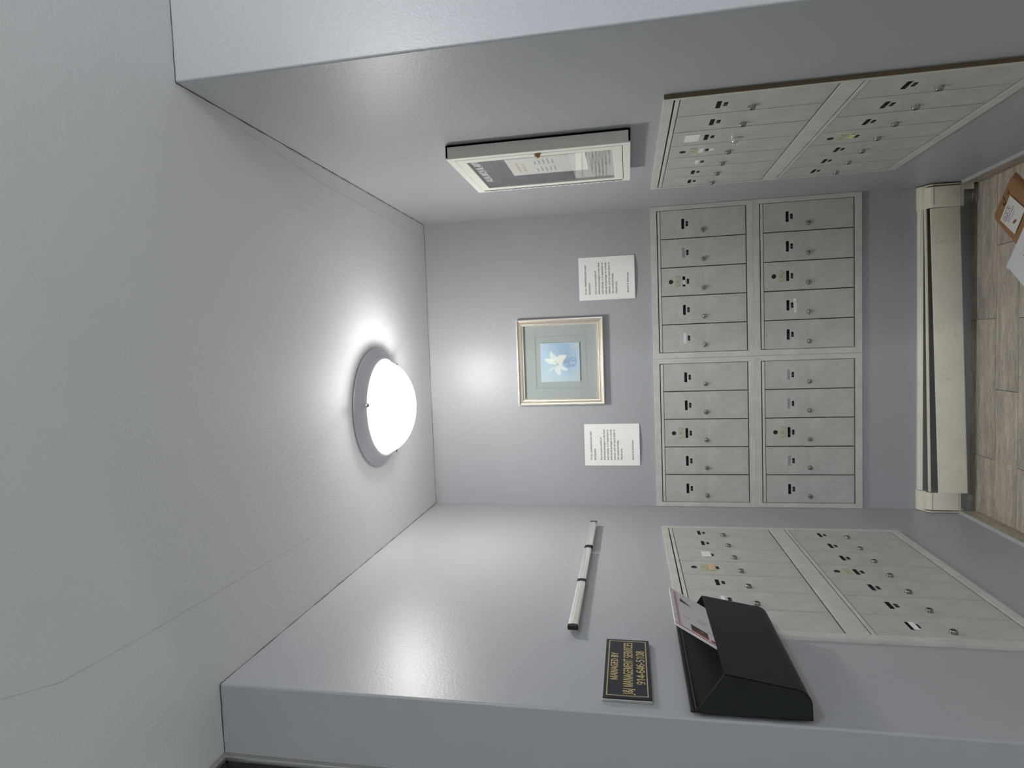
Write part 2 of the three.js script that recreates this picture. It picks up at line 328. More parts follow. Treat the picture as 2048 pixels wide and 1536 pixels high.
G.buzz = (() => { const s = new THREE.Shape(), w = 0.0285, h = 0.013, r = 0.004; s.moveTo(-w + r, -h); s.lineTo(w - r, -h); s.quadraticCurveTo(w, -h, w, -h + r); s.lineTo(w, h - r); s.quadraticCurveTo(w, h, w - r, h); s.lineTo(-w + r, h); s.quadraticCurveTo(-w, h, -w, h - r); s.lineTo(-w, -h + r); s.quadraticCurveTo(-w, -h, -w + r, -h); const g = new THREE.ExtrudeGeometry(s, { depth: 0.0015, bevelEnabled: false }); const p = g.attributes.position, u = g.attributes.uv; for (let i = 0; i < p.count; i++) u.setXY(i, (p.getX(i) + w) / (2 * w), (p.getY(i) + h) / (2 * h)); return g; })();
let plateNo = 0;
function mailboxUnit(spec, label, pos, turn, border, opts = {}) {
  const n = spec.length, w = n * P, t = thing('mailbox_unit', label, 'mailboxes', pos, turn, 'banks of aluminium mailboxes on three walls');
  const [bl, br, bt, bb] = border, fd = 0.0125;
  const O = [[-bl, -bb], [w + br, -bb], [w + br, OH + bt], [-bl, OH + bt]], I = [[0, 0], [w, 0], [w, OH], [0, OH]];
  for (let k = 0; k < 4; k++) { const j = (k + 1) % 4; obj('frame_strip', metric(extrude([O[k], O[j], I[j], I[k]], fd, 0.0012)), M.aluminiumFrame, t); }
  obj('carcass', [box(0.0005, w - 0.0005, 0.0005, OH - 0.0005, -CAV, -CAV + 0.001), box(0.0005, 0.0013, 0.0005, OH - 0.0005, -CAV, 0.0005), box(w - 0.0013, w - 0.0005, 0.0005, OH - 0.0005, -CAV, 0.0005), box(0.0005, w - 0.0005, 0.0005, 0.0013, -CAV, 0.0005), box(0.0005, w - 0.0005, OH - 0.0013, OH - 0.0005, -CAV, 0.0005)], M.galvanised, t);
  obj('header_strip', rbox(0.003, w - 0.003, OH - 0.0165, OH - 0.0048, 0.0015, 0.0115, 0.0012), M.aluminiumFrame, t);
  if (opts.edge) obj('edge_strip', box(w + br - 0.0005, w + br + 0.0012, -bb, OH + bt, 0.0003, fd - 0.001), M.tan, t).userData.label = 'rusty brown outer edge';
  spec.forEach((code, i) => {
    const d = obj('door', G.door, M.aluminium, t); d.position.set((i + 0.5) * P, 0, 0);
    d.position.z = (rnd() - 0.5) * 0.0006; d.rotation.z = (rnd() - 0.5) * 0.0012;
    const zf = 0.0107;
    const add = (name, geo, mat, x, y, z = zf) => { const m = obj(name, geo, mat, d); m.position.set(x, y, z); return m; };
    const c = code[0], q = plateNo++;
    const nameMat = c === 'w' ? M.paper : c === 'g' ? M.greyLabel : matName;
    add('name_plate', cell(0.049, 0.0125, 0.0012, [0, (q % 8) / 8], 1, 1 / 8), nameMat, 0, 0.2972, zf + 0.0002);
    if (code.includes('h')) add('name_sticker', new THREE.BoxGeometry(0.022, 0.011, 0.0006), M.paper, -0.004, 0.2968, zf + 0.0012);
    if (code.includes('t')) add('name_sticker', new THREE.BoxGeometry(0.062, 0.025, 0.0006), M.manila, 0.002, 0.299, zf + 0.0012).userData.label = 'orange tan sticker';
    if (code.includes('l')) add('name_sticker', new THREE.BoxGeometry(0.045, 0.016, 0.0006), M.lime, 0.004, 0.2972, zf + 0.0012).userData.label = 'lime yellow sticker';
    if (code.includes('W')) add('name_sticker', new THREE.BoxGeometry(0.058, 0.034, 0.0006), M.paper, 0.004, 0.300, zf + 0.0012).userData.label = 'large white sticker';
    add('number_plate', cell(0.0245, 0.0105, 0.0012, MP.number[q % 32], 1 / 4, 1 / 8), matNumber, 0, 0.278, zf + 0.0002);
    if (code.includes('s')) { const s = add('paper_strip', new THREE.BoxGeometry(0.066, 0.0115, 0.0005), matInk, -0.002, 0.2650, zf + 0.0005); s.rotation.z = 0.03; }
    if (code.includes('x')) add('paper_strip', new THREE.BoxGeometry(0.026, 0.016, 0.0005), M.paper, 0.002, 0.2635, zf + 0.0006);
    if (code.includes('p')) add('paper_strip', new THREE.BoxGeometry(0.05, 0.015, 0.0005), M.paper, 0.0, 0.2875, zf + 0.0012);
    if (code.includes('P')) add('paper_label', new THREE.BoxGeometry(0.07, 0.046, 0.0005), M.paper, 0.004, 0.342, zf + 0.0006);
    if (code.includes('M')) {
      add('master_lock', G.master, M.black, 0, 0.3595, zf - 0.0003);
      add('buzzer_plate', G.buzz, matBuzz, 0, 0.326, zf - 0.0002).userData.label = 'pale green plate with four screws';
    }
    if (code.includes('B')) add('lock', G.bigLock, M.chrome, -0.0355, 0.203, zf - 0.0004);
    else { add('lock', G.lock, M.nickel, -0.0355, 0.203, zf - 0.0004); const s = add('keyhole', G.slot, M.black, -0.0355, 0.203, zf + 0.0102); s.rotation.z = (rnd() - 0.5) * 2.4; }
  });
  return t;
}
const gb = 0.0577 / 2, e = 0.0005;
mailboxUnit(['k', 'k', 'kM', 'k', 'k'], 'bank of five mailboxes on the back wall, upper left, black nameplates only', [B0, Y.b1, 0], 0, [0.0225, 0.0259, 0.029, gb]);
mailboxUnit(['w', 'k', 'kMh', 'g', 'k'], 'bank of five mailboxes on the back wall, upper right, one white nameplate at its left', [B1, Y.b1, 0], 0, [0.0275, 0.0215, 0.029, gb]);
mailboxUnit(['k', 'g', 'kM', 'g', 'g'], 'bank of five mailboxes on the back wall, lower left, with three grey nameplates', [B0, Y.b2, 0], 0, [0.0225, 0.0259, gb, 0.031]);
mailboxUnit(['k', 'ks', 'kM', 'k', 'k'], 'bank of five mailboxes on the back wall, lower right, typed paper strip on one door', [B1, Y.b2, 0], 0, [0.0275, 0.0215, gb, 0.031]);
const gr = (Y.r1 - Y.r2 - OH) / 2, gl = (Y.l1 - Y.l2 - OH) / 2;
mailboxUnit(['k', 'k', 'w', 'wMx', 'kPB', 'k', 'k'], 'upper bank of seven mailboxes on the right wall below the notice case', [W2, Y.r1, R0], -Math.PI / 2, [0.012, 0.012, 0.027, gr], { edge: true });
mailboxUnit(['k', 'k', 'k', 'kMl', 'k', 'k', 'k'], 'lower bank of seven mailboxes on the right wall, near the brown parcel', [W2, Y.r2, R0], -Math.PI / 2, [0.012, 0.012, gr, 0.03], { edge: true });
mailboxUnit(['k', 'w', 'k', 'kMt', 'kW', 'k', 'k'], 'upper bank of seven mailboxes on the left wall, partly behind the black letter box', [-W2, Y.l1, 1.3925], Math.PI / 2, [0.03, 0.02, 0.026, gl]);
mailboxUnit(['kp', 'k', 'k', 'kM', 'k', 'k', 'k'], 'lower bank of seven mailboxes on the left wall under the black letter box', [-W2, Y.l2, 1.3925], Math.PI / 2, [0.03, 0.02, gl, 0.03]);

// ---------------------------------------------------------------- framed lily print
{
  const w = 0.446, h = 0.446, t = thing('framed_picture', 'square silver-gold framed print of a white lily on blue', 'picture', [-0.0005, 1.6485 + F, 0]);
  // mitred moulding: profile swept along the four sides; u = distance in from the outer edge, z = height off the wall
  const prof = [[0, 0.001], [0, 0.026], [0.0015, 0.0285], [0.0045, 0.0288], [0.0062, 0.0268], [0.0070, 0.0160], [0.0105, 0.0150], [0.0135, 0.0180], [0.0235, 0.0262], [0.0262, 0.0255], [0.0270, 0.0195], [0.0290, 0.0195], [0.0305, 0.0225], [0.0335, 0.0225], [0.0350, 0.0190], [0.0355, 0.006], [0.0355, 0.001]];
  const cor = [[-w / 2, 0, 1, 1], [w / 2, 0, -1, 1], [w / 2, h, -1, -1], [-w / 2, h, 1, -1]];
  for (let k = 0; k < 4; k++) {
    const A = cor[k], B = cor[(k + 1) % 4], pos = [];
    const at = (c, [u, z]) => [c[0] + c[2] * u, c[1] + c[3] * u, z];
    for (let i = 0; i < prof.length - 1; i++) {
      const a = at(A, prof[i]), b = at(B, prof[i]), c = at(B, prof[i + 1]), d = at(A, prof[i + 1]);
      pos.push(...a, ...b, ...c, ...a, ...c, ...d);
    }
    const g = new THREE.BufferGeometry(); g.setAttribute('position', new THREE.Float32BufferAttribute(pos, 3)); g.computeVertexNormals();
    obj('moulding', metric(g), Object.assign(M.frameGold, { side: THREE.DoubleSide }), t);
  }
  obj('mat_board', box(-w / 2 + 0.03, w / 2 - 0.03, 0.03, h - 0.03, 0.002, 0.006), M.mat, t);
  const mx = 0.132, my = h / 2, bw = 0.0032;
  obj('mat_bevel', [box(-mx, mx, my + mx - 0.006, my + mx, 0.0058, 0.0072), box(-mx, mx, my - mx - 0.003, my - mx, 0.0058, 0.0066), box(-mx - bw, -mx, my - mx, my + mx, 0.0058, 0.0066), box(mx, mx + bw, my - mx, my + mx, 0.0058, 0.0066)], M.matGroove, t);
  const lily = canvasTex(512, 512, (g, W) => {
    const P2 = (xc, yc) => [(1310 - yc) / 1090 * W, (xc - 300) / 1090 * W];     // as seen lying on its side in the photograph
    const path = (pts) => { g.beginPath(); pts.forEach((p, i) => { const q = P2(...p); if (!i) g.moveTo(...q); else if (p.length > 2) g.quadraticCurveTo(...P2(p[2], p[3]), ...q); else g.lineTo(...q); }); };
    g.fillStyle = '#b9cfdd'; g.fillRect(0, 0, W, W);
    const blot = (x, y, r, c) => { const [a, b] = P2(x, y), R = r / 1090 * W; const k = g.createRadialGradient(a, b, 0, a, b, R); k.addColorStop(0, c + 'c0'); k.addColorStop(1, c + '00'); g.fillStyle = k; g.fillRect(0, 0, W, W); };
    blot(880, 380, 520, '#94b2cb'); blot(1060, 520, 330, '#93b0ca'); blot(1130, 1000, 330, '#a6bcd0'); blot(420, 1200, 420, '#c6d8dc'); blot(1330, 1180, 300, '#c3ccc9'); blot(1330, 300, 260, '#c2ccca'); blot(700, 1250, 380, '#bdd0d9'); blot(420, 700, 300, '#b4d2e2');
    // bowl of the goblet
    g.fillStyle = 'rgba(140,166,196,0.75)'; path([[930, 790], [1100, 640, 960, 660], [1290, 620], [1320, 760, 1330, 690], [1230, 900, 1320, 870], [1060, 920, 1150, 930], [930, 790, 960, 880]]); g.fill();
    g.strokeStyle = 'rgba(84,112,146,0.8)'; g.lineWidth = 3; path([[950, 745], [1090, 765]]); g.stroke(); path([[1100, 690], [1110, 810]]); g.stroke(); g.lineWidth = 2; path([[1000, 690], [1050, 880, 960, 800]]); g.stroke(); path([[1180, 660], [1200, 900, 1260, 780]]); g.stroke();
    g.strokeStyle = 'rgba(100,128,160,0.6)'; path([[1290, 620], [1260, 480, 1310, 560]]); g.stroke();
    g.fillStyle = 'rgba(226,236,240,0.35)'; for (const [x, y, r] of [[1190, 680, 26], [1250, 690, 18], [1150, 780, 40], [1230, 800, 34], [1010, 830, 26]]) { g.beginPath(); g.arc(...P2(x, y), r / 1090 * W, 0, 7); g.fill(); }
    const petal = (pts, c) => { g.fillStyle = c; path(pts); g.fill(); };
    petal([[740, 800], [560, 600, 600, 700], [600, 430, 560, 500], [740, 600, 640, 540], [780, 780, 770, 690]], '#dfe8e4');
    petal([[740, 830], [400, 680, 520, 830], [560, 650, 430, 640], [760, 770, 690, 680]], '#e6ede6');
    petal([[720, 850], [500, 1030, 560, 900], [620, 960, 560, 1030], [760, 870, 700, 920]], '#d6e2e4');
    petal([[760, 860], [690, 960, 680, 900], [830, 1130, 720, 1110], [850, 1000, 880, 1090], [800, 860, 860, 920]], '#dfe7e2');
    petal([[790, 830], [880, 960, 830, 900], [1050, 990, 960, 1030], [1000, 930, 1050, 950], [890, 830, 910, 890]], '#dce6e6');
    petal([[740, 720], [800, 580, 740, 620], [1020, 570, 900, 545], [960, 690, 1030, 610], [880, 850, 890, 770], [800, 830]], '#e4e3d8');
    g.strokeStyle = 'rgba(96,92,88,0.85)'; g.lineWidth = 4; path([[690, 720], [800, 830, 750, 770]]); g.stroke();
    g.fillStyle = 'rgba(120,98,104,0.8)'; for (const [x, y] of [[730, 830], [660, 820], [700, 880], [740, 900], [665, 905], [715, 815]]) { g.beginPath(); g.arc(...P2(x, y), 4.5, 0, 7); g.fill(); }
    g.strokeStyle = 'rgba(170,180,172,0.5)'; g.lineWidth = 2; path([[600, 470], [740, 760, 660, 620]]); g.stroke(); path([[440, 690], [700, 800, 560, 760]]); g.stroke(); path([[780, 880], [820, 1100, 810, 990]]); g.stroke();
  });
  const a = 0.1005, art = obj('art_panel', [box(-a, a, -a, a, 0, 0.0068)], M.white, t); art.position.set(-0.0015, 0.2235, 0.006);
  const pr = obj('lily_print', plane(2 * a - 0.001, 2 * a - 0.001), printed(lily, 0.6), t); pr.position.set(-0.0015, 0.2235, 0.0131);
  obj('glass', [box(-w / 2 + 0.034, w / 2 - 0.034, 0.034, h - 0.034, 0.0158, 0.0172)], M.glass, t);
}

// ---------------------------------------------------------------- paper notices on the back wall
const noticeTex = canvasTex(640, 832, (g, w, h) => {
  g.fillStyle = '#f4f3ef'; g.fillRect(0, 0, w, h); g.fillStyle = '#232326';
  const px = (v) => v * h; g.textBaseline = 'alphabetic';
  const put = (s, x, y, size, width) => { g.font = `italic bold ${size}px sans-serif`; g.fillText(s, x, px(y), width); };
  const big = ['TO ALL SHAREHOLDERS AND', 'RESIDENTS:'], body = ['Due to recent thefts of', 'delivered packages in the Park', 'and vicinity, it is important to', 'pick up all packages in a timely', 'manner and not leave them in', 'the vestibule/lobby.'];
  put(big[0], 80, 0.135, 33, 450); put(big[1], 80, 0.205, 33);
  body.forEach((s, i) => put(s, 82, 0.315 + i * 0.0615, 35, i === 0 ? 350 : i === 5 ? 310 : 470));
  put('Thank you.', 82, 0.685, 35); put('Board of Directors', 88, 0.89, 35, 300);
});
{
  const sheet = (bow) => { const g = new THREE.PlaneGeometry(0.2159, 0.2794, 8, 16).translate(0, 0.1397, 0), p = g.attributes.position; for (let i = 0; i < p.count; i++) { const x = p.getX(i) / 0.108, y = 1 - p.getY(i) / 0.2794; p.setZ(i, 0.0008 + 0.011 * Math.pow(Math.max(0, y), 2.5) * (1 - 0.75 * x * x) * bow); } g.computeVertexNormals(); return g; };
  const mat = Object.assign(printed(noticeTex, 0.85), { side: THREE.DoubleSide });
  const a = obj('paper_notice', sheet(1), mat); a.position.set(0.416, 1.485 + F, 0.0004); a.rotation.z = 0.0; tag(a, 'white typed notice taped right of the framed picture', 'notice', 'typed notices on the back wall');
  const b = obj('paper_notice', sheet(0.8), mat); b.position.set(-0.434, 1.4805 + F, 0.0004); tag(b, 'white typed notice taped left of the framed picture', 'notice', 'typed notices on the back wall');
}

// ---------------------------------------------------------------- glazed notice case on the right wall
const font = await new FontLoader().loadAsync('fonts/droid/droid_sans_bold.typeface.json');
{
  const z0 = 0.750, w = 0.458, y0 = 1.503 + F, h = 0.592, D = 0.046;
  const t = thing('notice_case', 'cream metal notice case with glazed door and grey letter board on right wall', 'notice case', [W2, y0, z0], -Math.PI / 2);
  const ring = (x0, x1, ya, yb, b, za, zb) => { const O = [[x0, ya], [x1, ya], [x1, yb], [x0, yb]], I = [[x0 + b, ya + b], [x1 - b, ya + b], [x1 - b, yb - b], [x0 + b, yb - b]]; return [0, 1, 2, 3].map((k) => metric(extrude([O[k], O[(k + 1) % 4], I[(k + 1) % 4], I[k]], zb - za, 0.001).translate(0, 0, za))); };
  obj('case_body', [box(0, w, 0, h, 0.003, 0.008), box(0, 0.006, 0, h, 0.003, D - 0.004), box(w - 0.006, w, 0, h, 0.003, D - 0.004), box(0, w, 0, 0.006, 0.003, D - 0.004), box(0, w, h - 0.006, h, 0.003, D - 0.004), ...ring(0, w, 0, h, 0.024, D - 0.005, D)], M.cream, t);
  obj('wall_packing', [box(0.006, w - 0.006, 0.006, h - 0.006, 0, 0.003)], M.gasket, t);
  const dx0 = 0.026, dx1 = w - 0.026, dy0 = 0.026, dy1 = h - 0.025, b = 0.0305;
  const door = obj('door_frame', ring(dx0, dx1, dy0, dy1, b, D - 0.009, D + 0.0005), M.cream, t);
  obj('gap', [box(0.0235, w - 0.0235, 0.0235, h - 0.0235, 0.0335, 0.0352)], M.gasket, t);
  obj('pane', [box(dx0 + b - 0.003, dx1 - b + 0.003, dy0 + b - 0.003, dy1 - b + 0.003, D - 0.0055, D - 0.0035)], M.glass, door);
  for (let k = 0; k < 22; k++) { const a = dy0 + 0.004 + k * (dy1 - dy0 - 0.01) / 22; obj('hinge_knuckle', new THREE.CylinderGeometry(0.0042, 0.0042, (dy1 - dy0) / 22 * 0.5, 10).translate(dx0 - 0.0042, a + 0.006, D), M.satin, t); }
  obj('hinge_leaf', box(dx0 - 0.0085, dx0 + 0.0012, dy0 + 0.003, dy1 - 0.003, D - 0.004, D + 0.0008), M.gasket, t);
  const kx = 1.177 - z0, ky = 1.798 + F - y0;
  const lk = obj('lock', [new THREE.LatheGeometry([[0.0001, 0.012], [0.006, 0.0115], [0.0085, 0.009], [0.0095, 0.003], [0.011, 0]].map(([r, y]) => new THREE.Vector2(r, y)), 24).rotateX(Math.PI / 2)], M.brass, t); lk.position.set(kx, ky, D); lk.userData.label = 'small brass lock';
  const bx0 = dx0 + b - 0.004, bx1 = dx1 - b + 0.004, by0 = dy0 + b - 0.004, by1 = dy1 - b + 0.004;
  const ribs = []; for (let y = by0; y < by1 - 0.006; y += 0.0064) ribs.push(rbox(bx0, bx1, y, y + 0.0052, 0.035, 0.0378, 0.0012, 1));
  obj('letter_board', ribs, M.felt, t);
  // header of pinned plastic letters
  const tg = new TextGeometry('ALIA MCH & APT', { font, size: 0.026, depth: 0.0022, curveSegments: 3, bevelEnabled: false }); tg.computeBoundingBox();
  const tw = tg.boundingBox.max.x; tg.scale(0.262 / tw, 1, 1).translate(0.872 - z0, 2.006 + F - y0, 0.0376);
  obj('header_lettering', metric(tg), M.letter, t);
  // loose sheets behind the glass are things of their own
  const listTex = canvasTex(512, 640, (g, W, Hh) => {
    g.fillStyle = '#e9e8df'; g.fillRect(0, 0, W, Hh);
    g.fillStyle = '#c98f86'; g.font = 'bold 30px sans-serif'; g.fillText('MAINTENANCE AND', 96, 88, 330); g.fillText('EMERGENCY LIST', 110, 134, 300);
    g.fillStyle = '#8f8f8c'; for (let k = 0; k < 5; k++) { g.fillRect(70 + (k % 2) * 10, 222 + k * 36, 110 + (k * 29) % 40, 9); g.fillRect(300, 222 + k * 36, 96 + (k * 17) % 60, 9); }
    g.fillStyle = '#f2f2ea'; g.fillRect(0, 500, W, 140); g.fillStyle = '#d3d2c8'; g.fillRect(0, 497, W, 3);
  });
  const s1 = obj('paper_list', new THREE.BoxGeometry(0.2, 0.27, 0.0008), [M.paper, M.paper, M.paper, M.paper, printed(listTex, 0.85), M.paper]);
  s1.position.set(W2 - 0.0386, 1.784 + F, 1.022); s1.rotation.y = -Math.PI / 2; tag(s1, 'white sheet with a red heading inside the notice case', 'paper');
  const greyTex = canvasTex(768, 340, (g, W, Hh) => {
    g.fillStyle = '#a9a7a4'; g.fillRect(0, 0, W, Hh); g.fillStyle = '#55534f'; g.font = '23px sans-serif';
    const rows = [[200, 470], [90, 640], [110, 620], [90, 640], [100, 630], [330, 400], [600, 130]];
    rows.forEach(([x, l], i) => { let q = x; let k = i * 7; while (q < x + l) { const wd = 8 + ((k * 31) % 26); g.fillRect(q, 118 + i * 29, wd, 13); q += wd + 9; k++; } });
    g.fillRect(112, 40, 44, 13);
  });
  const s2 = obj('paper_memo', new THREE.BoxGeometry(0.338, 0.148, 0.0006), [M.paper, M.paper, M.paper, M.paper, printed(greyTex, 0.85), M.paper]);
  s2.position.set(W2 - 0.0381, 1.63 + F, 0.983); s2.rotation.y = -Math.PI / 2; tag(s2, 'grey memo with lines of text at the bottom of the notice case', 'paper');
}

// ---------------------------------------------------------------- aluminium paper-grip rails on the left wall
{
  const make = () => {
    const t = thing('paper_rail', '', 'rail');
    const L = 0.345, b = 0.011, pr = [[0, -0.013], [0.004, -0.0145], [0.011, -0.0145], [0.0145, -0.0125], [0.0155, -0.0088], [0.0138, -0.0076], [0.0156, -0.0062], [0.0163, -0.001], [0.0146, 0.0], [0.0163, 0.001], [0.0156, 0.0065], [0.0138, 0.0078], [0.0155, 0.009], [0.014, 0.013], [0.01, 0.0145], [0, 0.0145]].map(([d, y]) => [d + b, y]);
    const g = new THREE.ExtrudeGeometry(shapeOf(pr), { depth: L - 0.014, bevelEnabled: false, steps: 1 });
    // the profile lies in (out, up); run it along local x
    const m = new THREE.Matrix4().makeBasis(new THREE.Vector3(0, 0, 1), new THREE.Vector3(0, 1, 0), new THREE.Vector3(-1, 0, 0));
    obj('body', metric(g.applyMatrix4(m).translate(L / 2 - 0.007, 0, 0)), M.rail, t);
    for (const s of [-1, 1]) obj('end_cap', rbox(s * L / 2 - 0.007, s * L / 2 + 0.003, -0.0158, 0.0152, b + 0.001, b + 0.0175, 0.004, 3), M.blackPlastic, t);
    obj('backing', [box(-L / 2 + 0.006, L / 2 - 0.006, -0.0165, 0.0085, 0.0, 0.003), box(-L / 2 + 0.006, L / 2 - 0.006, -0.012, 0.006, 0.003, b + 0.001)], M.satin, t);
    return t;
  };
  const a = make(); tag(a, 'aluminium paper rail nearest the back wall, end one of three', 'rail', 'aluminium paper rails in a row on the left wall');
  a.position.set(-W2, 1.701 + F, 0.5595); a.rotation.y = Math.PI / 2;
  const put = (z, y, label) => { const r = a.clone(); r.name = numbered('paper_rail'); r.position.set(-W2, y + F, z); scene.add(r); return tag(r, label, 'rail', 'aluminium paper rails in a row on the left wall'); };
  put(0.9225, 1.704, 'middle aluminium paper rail of the row of three on the left wall');
  put(1.276, 1.7035, 'aluminium paper rail nearest the management sign, front one of three');
}

// ---------------------------------------------------------------- management sign
{
  const t = thing('wall_sign', 'black and gold engraved management company sign on the left wall', 'sign', [-W2, 1.4895 + F, 1.6385], Math.PI / 2);
  const w = 0.292, h = 0.1165;
  obj('mount', rbox(-w / 2, w / 2, 0, h, 0, 0.0075, 0.0015), M.satin, t);
  const tex = canvasTex(1168, 466, (g, W, Hh) => {
    g.fillStyle = '#161824'; g.fillRect(0, 0, W, Hh); g.strokeStyle = '#b6a97c'; g.lineWidth = 11; g.strokeRect(36, 32, W - 72, Hh - 64);
    g.fillStyle = '#c0ab6e'; g.textAlign = 'center'; const line = (s, y, size, width) => { g.save(); g.font = `${size}px sans-serif`; const k = width / g.measureText(s).width; g.translate(W / 2, y); g.scale(k, 1); g.fillText(s, 0, 0); g.lineWidth = 4; g.strokeStyle = '#c0ab6e'; g.strokeText(s, 0, 0); g.restore(); };
    line('MANAGED BY', 132, 100, 556); line('J&J MANAGEMENT SERVICES', 288, 132, 1036); line('914-646-5108', 412, 116, 680);
  });
  obj('plate', rbox(-w / 2 + 0.001, w / 2 - 0.001, 0.001, h - 0.001, 0.0075, 0.0115, 0.0012), M.plate, t);
  const f = obj('lettering', plane(w - 0.005, h - 0.005), std({ map: tex, roughness: 0.22 }), t); f.position.set(0, h / 2, 0.0117);
}

// ---------------------------------------------------------------- black wall letter box with an envelope
{
  const za = 1.394, zb = 1.824, w = zb - za, y0 = 1.1545 + F;
  const t = thing('letter_box', 'black sheet metal open-topped letter box on the left wall', 'letter box', [-W2, y0, (za + zb) / 2], Math.PI / 2);
  // profile: d = out from the wall, y = up from the bottom
  const out = [[0.0138, 0.0], [0.046, 0.001]]; for (let i = 1; i <= 8; i++) { const a = i / 8 * Math.PI / 2 * 0.93; out.push([0.046 + 0.0355 * Math.sin(a), 0.001 + 0.038 * (1 - Math.cos(a))]); }
  out.push([0.0825, 0.046], [0.1055, 0.181]);
  const th = 0.0014, inn = out.map(([d, y], i) => { const a = out[Math.max(0, i - 1)], b = out[Math.min(out.length - 1, i + 1)], l = Math.hypot(b[0] - a[0], b[1] - a[1]); return [d - (b[1] - a[1]) / l * th, y + (b[0] - a[0]) / l * th]; });
  const toX = new THREE.Matrix4().makeBasis(new THREE.Vector3(0, 0, 1), new THREE.Vector3(0, 1, 0), new THREE.Vector3(-1, 0, 0));
  const run = (poly, len, x) => metric(toCreasedNormals(new THREE.ExtrudeGeometry(shapeOf(poly), { depth: len, bevelEnabled: false }).applyMatrix4(toX).translate(x, 0, 0), 0.5));
  obj('front_panel', run([...out, ...inn.reverse()], w, w / 2), M.blackMetal, t);
  const side = [[0.0128, 0.0], ...out.slice(1), [0.0148, 0.243]];
  for (const s of [-1, 1]) obj('side_panel', run(side, 0.0014, s < 0 ? -w / 2 + 0.0014 : w / 2), M.blackMetal, t);
  obj('back_panel', [box(-w / 2, w / 2, 0, 0.252, 0.0127, 0.0142)], M.blackMetal, t);
  obj('rim', [rbox(-w / 2, w / 2, 0.247, 0.255, 0.0127, 0.019, 0.002), rbox(-w / 2 + 0.002, w / 2 - 0.002, 0.239, 0.2435, 0.0135, 0.02, 0.0015)], M.blackMetal, t);
  // envelope standing in the box, leaning out over its front edge
  const tex = canvasTex(768, 1024, (g, W, Hh) => {
    g.fillStyle = '#dcd6d6'; g.fillRect(0, 0, W, Hh); g.fillStyle = '#d8c4ce'; g.fillRect(0, 24, W, 46); g.fillStyle = 'rgba(120,70,110,0.45)'; for (let x = 60; x < 700; x += 17) g.fillRect(x, 34, 10 + (x * 7) % 9, 24);
    g.fillStyle = '#9b2f36'; g.fillRect(24, 0, 14, Hh); g.fillStyle = '#efe9e6'; g.fillRect(0, 0, 22, Hh);
    g.fillStyle = '#4b4648'; g.fillRect(60, 160, 120, 165); g.fillStyle = '#9a4038'; g.fillRect(60, 160, 34, 165); g.fillStyle = '#8b8c68'; g.fillRect(120, 250, 26, 30);
    g.fillStyle = '#a33c3c'; g.fillRect(58, 345, 36, 70); g.fillStyle = '#453f42'; g.fillRect(56, 350, 18, 90);
    g.fillStyle = '#454049'; g.beginPath(); g.moveTo(560, 90); g.lineTo(640, 100); g.lineTo(560, 220); g.fill();
    g.fillStyle = '#aaa4a8'; for (let i = 0; i < 5; i++) g.fillRect(300 + i * 22, 230 + i * 10, 8, 90); g.fillStyle = '#8b868b'; g.fillRect(260, 100, 12, 60); g.fillRect(210, 330, 12, 70);
  });
  const u = new THREE.Vector3(0.105, 0.178, 0).normalize(), lip = new THREE.Vector3(-W2 + 0.1075, 1.336 + F, 1.592);
  const ww = 0.228, hh = 0.292, n = new THREE.Vector3(u.y, -u.x, 0);
  const env = new THREE.Group(); env.name = numbered('envelope'); scene.add(env);
  const c = lip.clone().addScaledVector(u, 0.1085 - hh / 2).addScaledVector(n, -0.0022);
  env.position.copy(c); env.setRotationFromMatrix(new THREE.Matrix4().makeBasis(new THREE.Vector3(0, 0, -1), u, n));
  obj('sleeve', rbox(-ww / 2, ww / 2, -hh / 2, hh / 2, -0.0035, 0.0, 0.0012), M.white, env);
  const f = obj('printed_face', plane(ww - 0.002, hh - 0.002), printed(tex, 0.6), env); f.position.z = 0.0003;
  tag(env, 'large white and red mailing envelope sticking out of the black letter box', 'envelope');
}

